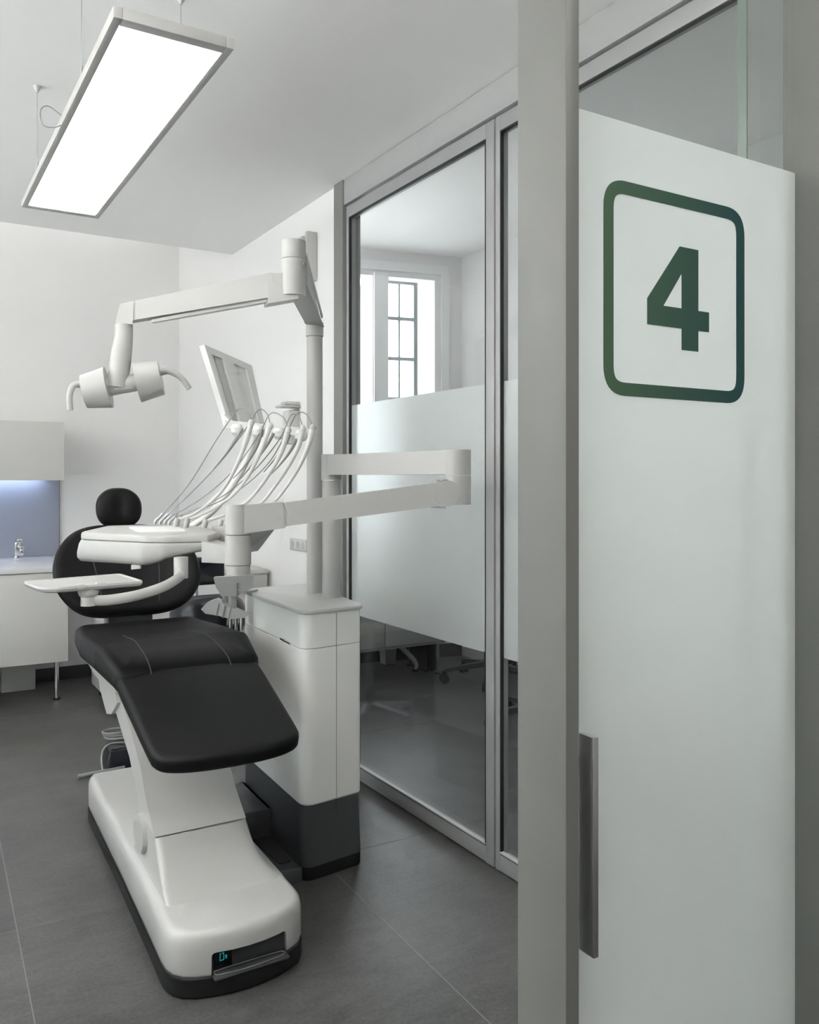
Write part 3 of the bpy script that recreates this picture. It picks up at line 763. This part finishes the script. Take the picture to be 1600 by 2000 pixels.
# five whip arms with thin cords down to the instruments
WHIP = [[(0.839, 2.918, 1.21), (0.892, 2.887, 1.233), (0.947, 2.853, 1.28), (0.989, 2.827, 1.341), (1.021, 2.808, 1.415), (1.045, 2.794, 1.489), (1.058, 2.786, 1.546)], [(0.869, 2.9, 1.211), (0.929, 2.864, 1.238), (0.995, 2.824, 1.287), (1.037, 2.798, 1.341), (1.073, 2.776, 1.415), (1.097, 2.762, 1.483), (1.113, 2.752, 1.534)], [(0.922, 2.868, 1.206), (0.982, 2.832, 1.229), (1.042, 2.796, 1.271), (1.079, 2.773, 1.317), (1.115, 2.751, 1.378), (1.146, 2.732, 1.446), (1.166, 2.72, 1.52)], [(0.967, 2.841, 1.206), (1.027, 2.805, 1.229), (1.087, 2.768, 1.269), (1.125, 2.745, 1.324), (1.157, 2.725, 1.378), (1.194, 2.703, 1.459), (1.209, 2.694, 1.525)], [(1.012, 2.814, 1.206), (1.072, 2.777, 1.233), (1.124, 2.745, 1.273), (1.163, 2.722, 1.329), (1.199, 2.7, 1.397), (1.226, 2.684, 1.471), (1.238, 2.676, 1.529)]]
CORD = [[(1.057, 2.786, 1.557), (1.054, 2.805, 1.584), (1.039, 2.838, 1.597), (1.024, 2.87, 1.573), (0.977, 2.916, 1.485), (0.899, 2.987, 1.327), (0.819, 3.059, 1.215)], [(1.112, 2.753, 1.545), (1.109, 2.772, 1.576), (1.092, 2.806, 1.59), (1.061, 2.848, 1.525), (0.997, 2.904, 1.42), (0.91, 2.981, 1.303), (0.835, 3.05, 1.215)], [(1.164, 2.721, 1.532), (1.155, 2.744, 1.565), (1.127, 2.785, 1.577), (1.099, 2.825, 1.504), (1.028, 2.886, 1.379), (0.938, 2.964, 1.28), (0.849, 3.041, 1.215)], [(1.206, 2.695, 1.538), (1.202, 2.716, 1.567), (1.187, 2.748, 1.57), (1.16, 2.788, 1.486), (1.082, 2.853, 1.37), (0.981, 2.938, 1.274), (0.863, 3.033, 1.214)], [(1.235, 2.678, 1.541), (1.225, 2.702, 1.574), (1.206, 2.737, 1.577), (1.183, 2.774, 1.513), (1.128, 2.825, 1.397), (1.027, 2.91, 1.292), (0.879, 3.023, 1.212)]]
HOOK = [[(1.047, 2.845, 1.528), (1.024, 2.859, 1.482), (0.997, 2.875, 1.435), (0.963, 2.896, 1.387)], [(1.106, 2.809, 1.524), (1.091, 2.818, 1.464), (1.061, 2.837, 1.405), (1.02, 2.862, 1.352)], [(1.141, 2.788, 1.51), (1.118, 2.801, 1.464), (1.085, 2.822, 1.411), (1.042, 2.848, 1.352)], [(1.188, 2.759, 1.507), (1.175, 2.767, 1.471), (1.149, 2.783, 1.427), (1.111, 2.806, 1.375)], [(1.21, 2.746, 1.489), (1.191, 2.757, 1.45), (1.167, 2.772, 1.411), (1.134, 2.792, 1.368)]]
for k in range(5):
    wa = put('whip_arm', tube(WHIP[k], [.0045, .005, .0055, .0060, .0072, .0090, .0100], 12, 6, .8), 'cab', ic)
    t0 = Vector(WHIP[k][-1]); r0 = Vector(WHIP[k][0])
    put('whip_tip', lathe(t0 + Vector((0, 0, -.012)), [(.006, 0), (.0105, .005), (.011, .013), (.007, .020), (.002, .022)], 14), 'cab', wa)
    put('whip_socket', cyl((r0.x - .006, r0.y, 1.180), (r0.x + .004, r0.y, r0.z + .006), .010, n=14, b=.002), 'ivory', wa)
    put('instrument_cord', tube(CORD[k], .0019, 8, 7), 'cord', wa)
    i0 = Vector(CORD[k][-1])
    put('handpiece', tube([i0 + Vector((.010, -.004, .014)), i0, i0 + Vector((-.014, .004, -.014)), i0 + Vector((-.016, .004, -.026))], [.0035, .0050, .0058, .0052], 12, 5), 'steel', wa)
    put('hose_hook', tube(HOOK[k], [.0060, .0050, .0035, .0016], 10, 6), 'cord', wa)
put('whip_rail', add(beam((1.02, 2.945, 1.545), (1.30, 2.80, 1.515), .030, .030, .030, .030, .006), beam((1.03, 2.98, 1.575), (1.06, 2.92, 1.520), .02, .02, .016, .016, .004)), 'opal', ic)
for k in range(4):
    a = k / 3
    put('rail_clip', lathe((1.055 + .20 * a, 2.918 - .105 * a, 1.505 - .02 * a), [(.012, 0), (.022, .010), (.024, .028), (.018, .04)], 16), 'opal', ic)
put('rail_stem', tube([(1.12, 2.90, 1.525), (1.09, 2.94, 1.40), (1.00, 2.98, 1.25), (.92, 3.02, 1.18)], .012, 12, 6), 'opal', ic)

# swing-out tray under the console
tr = thing('swivel_tray', (.46, 2.45, 1.02), 'small flat white tray on a curved arm below the instrument console', 'tray')
to = rpoly([(.316, 2.60), (.338, 2.395), (.608, 2.43), (.594, 2.66)], [.025, .06, .02, .015], 6)
put('tray_plate', slab(to, [(.012, 1.050), (.004, 1.053), (0, 1.0600), (.001, 1.066), (.004, 1.066), (.007, 1.0625)]), 'white', tr)
put('hub', lathe((.462, 2.445, 1.030), [(.020, 0), (.024, .004), (.027, .012), (.027, .030), (.024, .034)], 28), 'white', tr)
put('tray_clip', box(.425, 2.405, 1.056, .445, 2.440, 1.070, .002), 'white', tr)
put('tray_clip', box(.480, 2.42, 1.056, .505, 2.45, 1.070, .002), 'white', tr)
put('arm', tube([(.462, 2.445, 1.022), (.505, 2.424, 1.020), (.585, 2.420, 1.028), (.665, 2.440, 1.045), (.725, 2.490, 1.064), (.742, 2.53, 1.068)], .0145, 14, 8, .55), 'white', tr)
put('arm_base', cyl((.462, 2.445, 1.006), (.462, 2.445, 1.030), .020, n=24, b=.003), 'white', tr)
put('arm_post', cyl((.742, 2.535, 1.055), (.742, 2.535, 1.118), .021, n=28, b=.002), 'white', tr)

# monitor behind the hoses, seen from its back
mo = thing('viewing_panel', (1.06, 3.02, 1.55), 'pale translucent viewing panel with white frame tilted behind the console hoses', 'panel')
PT = {}
TLp, TRp, BRp, BLp = Vector((.960, 3.020, 1.832)), Vector((1.175, 3.112, 1.782)), Vector((1.225, 3.085, 1.52)), Vector((1.045, 3.000, 1.545))
nv = -(TRp - TLp).cross(BLp - TLp).normalized()
def pq(u, v): return TLp * (1 - u) * (1 - v) + TRp * u * (1 - v) + BRp * u * v + BLp * (1 - u) * v
def pbox(u0, v0, u1, v1, n0, n1, r=.002):
    A = [pq(u0, v0), pq(u1, v0), pq(u1, v1), pq(u0, v1)]
    return hull8([p + nv * n0 for p in A] + [p + nv * n1 for p in A], r)
put('back_sheet', pbox(.03, .03, .97, .97, -.004, .002, .0005), 'opal', mo)
put('frame', add(pbox(0, 0, .10, 1, -.014, .012), pbox(.86, 0, 1, 1, -.014, .012), pbox(.10, 0, .86, .09, -.014, .012), pbox(.10, .93, .86, 1, -.014, .012)), 'opal', mo)
put('centre_rib', pbox(.33, .09, .56, .93, .002, .014), 'opal', mo)
put('edge_strip', pbox(.18, .10, .30, .93, .002, .007, .001), 'white', mo)
put('mount', tube([BLp * .5 + BRp * .5 + Vector((0, 0, .02)), (1.14, 3.02, 1.50), (1.13, 2.93, 1.50)], .014, 12, 4), 'opal', mo)

# ------------------------------------------------------------------ assistant holder at the unit's far left corner
ah = thing('suction_holder', (1.124, 3.18, .70), 'white suction holder bracket with chrome tubes between chair and unit cabinet', 'holder')
HR, HF = Vector((.8545, -.5195, 0)), Vector((.5195, .8545, 0))
def hq(a, z, n): return Vector((1.124, 3.180, z)) + HR * a + HF * n
def hprism(pts, n0, n1, r): return prism(pts, lambda a, b: hq(a, b, n0), lambda a, b: hq(a, b, n1), r, 2)
put('funnel', hprism([(-.063, .973), (.087, .981), (.081, .928), (.040, .912), (.030, .900), (-.034, .900), (-.038, .910), (-.054, .936)], -.016, .016, .005), 'ivory', ah)
put('boss', hprism([(-.010, .950), (.028, .952), (.028, .902), (-.006, .902)], -.024, -.012, .004), 'ivory', ah)
put('stem', cyl(hq(.006, .835, 0), hq(.006, .902, 0), .017, n=24, b=.002), 'ivory', ah)
put('side_rod', cyl(hq(-.026, .835, .01), hq(-.026, .902, .01), .009, n=16), 'steel', ah)
put('strut', tube([hq(.03, .925, -.014), hq(.07, .917, -.006), hq(.10, .920, .02)], .004, 8, 4), 'white', ah)
SH = [(-.107, .853), (-.085, .878), (-.050, .891), (-.020, .872), (.030, .848), (.073, .829), (.060, .820), (.006, .815), (-.040, .828), (-.090, .836)]
put('holder_shelf', hprism(SH, -.032, .020, .007), 'white', ah)
for a, z in ((-.042, .850), (-.018, .842), (.005, .836)):
    put('rib', beam(hq(a - .006, z - .022, -.0335), hq(a + .004, z + .026, -.0325), .003, .004, .003, .004, .0008), 'cord', ah)
for a, zz in ((-.006, .70), (.016, .68), (.036, .72)):
    put('suction_tube', cyl(hq(a, zz, -.006), hq(a, .822, -.006), .0082, n=16, b=.001), 'chrome', ah)
put('valve', cyl(hq(.036, .735, -.006), hq(.036, .765, -.006), .012, n=16, b=.002), 'steel', ah)

# ------------------------------------------------------------------ operator stool behind the chair
st = thing('operator_stool', (1.35, 4.15, 0), 'black upholstered operator stool standing behind the treatment chair', 'stool')
so2 = [(1.35 + .185 * math.cos(2 * math.pi * k / 40), 4.15 + .185 * math.sin(2 * math.pi * k / 40)) for k in range(40)]
put('seat', slab(so2, [(.06, .56), (.02, .575), (.0, .62), (.0, .70), (.02, .74), (.05, .765), (.09, .775)], lambda a, b, h: (a, b, h + .06 * ((a - 1.35) / .185) * 0 - .03 * ((b - 4.15) / .185)), 4), 'leather_b', st, 60)
put('backrest', slab(rpoly([(-.12, .80), (.12, .80), (.12, .945), (-.12, .945)], .03, 5), rim(.055, .02), lambda a, b, h: (1.375 + a, 4.36 + h - .10 * (a / .12) ** 2 * .5, b), 5), 'leather_b', st, 60)
put('back_bracket', tube([(1.36, 4.25, .58), (1.37, 4.40, .62), (1.375, 4.425, .84)], .012, 10, 5), 'steel', st)
put('gas_column', cyl((1.35, 4.15, .10), (1.35, 4.15, .57), .026, .022, n=20), 'chrome', st)
for k in range(5):
    t = 2 * math.pi * k / 5 + .5; e = Vector((1.35 + .26 * math.cos(t), 4.15 + .26 * math.sin(t), .075))
    lg = put('star_leg', beam((1.35, 4.15, .105), e, .045, .035, .030, .022, .006), 'chrome', st)
    put('caster', cyl(e + Vector((-.012 * math.sin(t), .012 * math.cos(t), -.047)), e + Vector((.012 * math.sin(t), -.012 * math.cos(t), -.047)), .028, n=18, b=.003), 'black', lg)

# ------------------------------------------------------------------ foot control on the floor
fp = thing('foot_control', (.90, 4.15, 0), 'dark foot control pedal with a steel bar on the tiles behind the chair base', 'pedal')
put('pedal_body', slab(rpoly([(.850, 4.09), (1.02, 4.09), (1.00, 4.28), (.865, 4.28)], .03, 5), [(.004, .0), (0, .006), (.004, .05), (.02, .085), (.04, .09)]), 'leather_b', fp)
put('hoop', tube([(.832, 4.07, .012), (.830, 4.09, .06), (.845, 4.12, .10), (.89, 4.15, .112), (1.0, 4.15, .10)], .0045, 8, 6), 'steel', fp)
put('side_bar', cyl((.722, 4.06, .0135), (.93, 4.075, .0135), .0095, n=14, b=.001), 'steel', fp)
hc = thing('coiled_cable', (1.02, 4.60, 0), 'loosely coiled grey cable lying on the floor behind the chair', 'cable')
import itertools
pts = []
for k in range(60):
    t = k / 59 * 2 * math.pi * 3.2; rr = .075 + .006 * math.sin(t * 1.7)
    pts.append((1.02 + rr * math.cos(t), 4.60 + rr * .8 * math.sin(t), .007 + .0135 * t / (2 * math.pi)))
put('cable_coil', tube(pts, .006, 8, 2), 'cord', hc)

# ------------------------------------------------------------------ washbasin corner at the back
sb = thing('sink_cabinet', (0, 5.8, 0), 'white base cabinet on steel legs under the washbasin worktop', 'cabinet')
CX1 = .915
put('body', box(-1.5, 5.482, .262, CX1 - .004, 6.15, .795, .002), 'cab', sb)
for a, b in ((-1.5, -.896), (-.892, -.29), (-.286, .313), (.317, CX1)):
    put('cabinet_door', box(a, 5.462, .258, b, 5.482, .792, .0015), 'cab', sb)
for x in (-1.4, -.28, CX1 - .04):
    lg = put('leg', cyl((x, 5.61, 0.006), (x, 5.61, .262), .014, n=16), 'chrome', sb)
    put('leg_foot', cyl((x, 5.61, 0), (x, 5.61, .010), .021, n=16), 'black', lg)
put('leg_bracket', box(CX1 - .20, 5.59, .235, CX1 - .06, 5.63, .262, .002), 'steel', sb)
put('siphon_box', box(.60, 5.95, .0, .80, 6.12, .262, .003), 'cab', sb)
wt = put('worktop', box(-1.52, 5.452, .797, CX1 + .006, 6.158, .835, .003), 'counter')
tag(wt, 'white worktop with washbasin along the back wall left of the chair', 'worktop')
sp = put('splashback', box(-1.5, 6.146, .836, .972, 6.159, 1.40), 'blueniche'); tag(sp, 'blue lit splashback panel above the washbasin worktop', 'splashback')
put('edge_trim', box(.972, 6.142, .836, .978, 6.159, 1.344, .001), 'seam', sp)
uc = thing('wall_cabinet', (0, 5.9, 1.345), 'white wall cabinet with blue strip light above the washbasin', 'cabinet')
put('body', add(box(-1.5, 5.640, 1.385, CX1 + .004, 6.144, 1.70, .002), box(-1.5, 5.640, 1.345, CX1 + .004, 6.045, 1.385), box(CX1 - .03, 6.045, 1.345, CX1 + .004, 6.144, 1.385)), 'cab', uc)
for a, b in ((-1.5, -.696), (-.692, .112), (.116, CX1 + .004)):
    put('cabinet_door', box(a, 5.622, 1.343, b, 5.640, 1.702, .0015), 'cab', uc)
put('strip_light', box(-1.45, 6.06, 1.372, CX1 - .06, 6.10, 1.382, .001), 'led', uc)
fa = thing('basin_tap', (.705, 6.02, .835), 'small square chrome mixer tap on the washbasin worktop', 'tap')
put('tap_base', box(.678, 5.985, .835, .722, 6.035, .852, .002), 'chrome', fa)
put('tap_body', box(.685, 6.00, .852, .717, 6.03, .945, .003), 'chrome', fa)
put('spout', box(.702, 5.90, .905, .728, 6.00, .925, .003), 'chrome', fa)
put('tap_lever', box(.690, 5.94, .945, .722, 6.03, .968, .003), 'chrome', fa)
put('spout_tip', box(.704, 5.90, .868, .724, 5.92, .905, .002), 'chrome', fa)

# low cabinet and small fittings on the right wall behind the unit
lc = thing('side_cabinet', (1.66, 4.7, 0), 'low white side cabinet against the wall behind the dental unit', 'cabinet')
put('body', box(1.575, 4.42, .08, GX - .018, 5.02, .835, .003), 'cab', lc)
put('cabinet_top', box(1.560, 4.405, .835, GX - .018, 5.03, .858, .003), 'cab', lc)
for z0, z1 in ((.09, .33), (.335, .58), (.585, .83)): 
    dr = put('drawer', box(1.557, 4.43, z0, 1.575, 5.01, z1, .002), 'cab', lc)
    put('drawer_pull', box(1.547, 4.60, z1 - .03, 1.557, 4.84, z1 - .02, .002), 'steel', dr)
put('plinth', box(1.60, 4.46, 0, GX - .02, 4.99, .08), 'base', lc)
rd = thing('rolling_cabinet', (1.35, 5.4, 0), 'white rolling drawer cabinet at the back wall seen below the backrest', 'cabinet')
put('body', box(1.08, 5.10, .07, 1.60, 5.62, .600, .004), 'cab', rd)
put('drawer', box(1.085, 5.082, .34, 1.595, 5.10, .595, .003), 'cab', rd)
put('drawer', box(1.085, 5.082, .075, 1.595, 5.10, .335, .003), 'cab', rd)
put('cabinet_top', box(1.07, 5.075, .600, 1.61, 5.63, .640, .006), 'white', rd)
for x in (1.13, 1.55):
    for y in (5.16, 5.56): put('caster', cyl((x - .012, y, .035), (x + .012, y, .035), .035, n=16), 'black', rd)
wd = thing('towel_dispenser', (1.05, 6.1, .55), 'small white dispenser box on the back wall beside the sink cabinet', 'dispenser')
put('body', box(1.05, 6.03, .62, 1.19, 6.159, .76, .008), 'cab', wd)
put('drip_shelf', box(1.03, 6.00, .575, 1.21, 6.159, .60, .006), 'white', wd)
ds = thing('soap_dispenser', (1.76, 4.05, 1.55), 'white soap dispenser with a flat top on the wall beside the post', 'dispenser')
put('bottle_body', box(1.725, 4.02, 1.53, 1.789, 4.10, 1.70, .006), 'cab', ds)
put('lever_plate', box(1.690, 4.01, 1.715, 1.789, 4.11, 1.725, .002), 'white', ds)
put('cap', box(1.715, 4.02, 1.728, 1.789, 4.10, 1.745, .004), 'white', ds)
wp = thing('wall_box', (1.76, 3.85, 2.30), 'shallow white wall box high on the wall above the operating lamp post', 'box')
put('casing', box(1.728, 3.86, 2.34, 1.789, 4.02, 2.545, .004), 'cab', wp)
put('cover_plate', box(1.735, 3.815, 2.32, 1.789, 3.845, 2.56, .004), 'white', wp)
so3 = thing('wall_socket', (1.785, 4.1, 1.0), 'white triple wall socket low on the wall behind the two posts', 'socket')
put('plate', box(1.780, 3.93, .985, 1.789, 4.13, 1.045, .002), 'cab', so3)
for y in (3.965, 4.03, 4.095): put('socket_insert', cyl((1.7795, y, 1.015), (1.7815, y, 1.015), .019, n=18), 'ivory', so3)

# ------------------------------------------------------------------ office behind the partition
od = thing('office_sideboard', (2.7, 5.0, .22), 'long white office sideboard on thin steel legs behind the glass', 'sideboard')
put('body', box(2.02, 4.965, .235, 3.30, 5.35, .70, .003), 'cab', od)
put('top_board', box(2.0, 4.93, .70, 3.32, 5.36, .725, .002), 'cab', od)
for a, b in ((2.02, 2.405), (2.41, 2.812), (2.818, 3.30)):
    put('drawer_front', box(a, 4.945, .235, b, 4.965, .69, .002), 'cab', od)
put('rail', box(2.02, 4.955, .212, 3.30, 5.33, .235, .002), 'alu', od)
for x, y in ((2.10, 5.0), (3.255, 4.985), (2.10, 5.30), (3.22, 5.30)):
    lg = put('leg', cyl((x, y, .006), (x, y, .215), .011, n=12), 'chrome', od)
    put('leg_foot', cyl((x, y, 0), (x, y, .008), .022, n=14), 'black', od if False else lg)
pc = thing('computer_tower', (3.24, 5.12, 0), 'dark computer tower standing under the office sideboard beside the leg', 'computer')
put('case', box(3.205, 5.045, .012, 3.285, 5.25, .205, .004), 'anth', pc)
put('case_front', box(3.208, 5.035, .014, 3.282, 5.045, .203, .002), 'black', pc)
put('foot', add(box(3.21, 5.06, 0, 3.23, 5.24, .012), box(3.26, 5.06, 0, 3.28, 5.24, .012)), 'black', pc)
pb = thing('waste_bin', (3.11, 5.42, 0), 'small white paper bin under the office sideboard near the wall', 'bin')
put('bin_body', hull8([(3.07, 5.385, 0.004), (3.15, 5.385, .004), (3.15, 5.465, .004), (3.07, 5.465, .004), (3.06, 5.375, .20), (3.16, 5.375, .20), (3.16, 5.475, .20), (3.06, 5.475, .20)], .006), 'cab', pb)
put('bin_base', box(3.072, 5.387, 0, 3.148, 5.463, .008), 'black', pb)
cl = thing('curved_stand', (3.0, 5.05, 0), 'curved white steel stand foot under the office sideboard', 'stand')
put('curved_tube', tube([(3.05, 5.19, .190), (3.09, 5.17, .155), (3.145, 5.14, .09), (3.165, 5.12, .05), (3.155, 5.115, .014)], [.016, .018, .018, .015, .012], 12, 6), 'cab', cl)
put('glide', cyl((3.155, 5.115, 0), (3.155, 5.115, .016), .022, n=14), 'black', cl)

def office_chair(x, y, rot, label):
    oc = thing('office_chair', (x, y, 0), label, 'chair')
    for k in range(5):
        t = 2 * math.pi * k / 5 + rot; e = Vector((x + .30 * math.cos(t), y + .30 * math.sin(t), .085))
        lg = put('star_leg', beam((x, y, .12), e, .05, .036, .032, .024, .006), 'anth', oc)
        q = Vector((-math.sin(t), math.cos(t), 0))
        put('caster', add(cyl(e - q * .026 + Vector((0, 0, -.056)), e - q * .008 + Vector((0, 0, -.056)), .029, n=18, b=.003), cyl(e + q * .008 + Vector((0, 0, -.056)), e + q * .026 + Vector((0, 0, -.056)), .029, n=18, b=.003),
            box(e.x - .012, e.y - .012, .04, e.x + .012, e.y + .012, .082, .003)), 'black', lg)
    put('gas_column', cyl((x, y, .11), (x, y, .44), .026, n=18), 'anth', oc)
    put('seat', slab(rpoly([(x - .23, y - .23), (x + .23, y - .23), (x + .23, y + .23), (x - .23, y + .23)], .08, 5), [(.02, .44), (.0, .455), (0, .49), (.015, .51), (.04, .518)]), 'leather_b', oc)
    put('back_stem', tube([(x + .05, y, .44), (x + .22, y, .45), (x + .27, y, .60), (x + .265, y, .75)], .016, 10, 5), 'anth', oc)
    put('backrest', slab(rpoly([(y - .2, .58), (y + .2, .58), (y + .18, 1.0), (y - .18, 1.0)], .07, 5), rim(.045, .018), lambda a, b, h: (x + .22 + h - .05 * ((a - y) / .2) ** 2, a, b), 4), 'leather_b', oc)
office_chair(3.42, 4.62, 1.53, 'dark swivel office chair standing beside the sideboard in the office')
office_chair(3.05, 3.62, .30, 'dark swivel office chair standing nearest the glass partition')
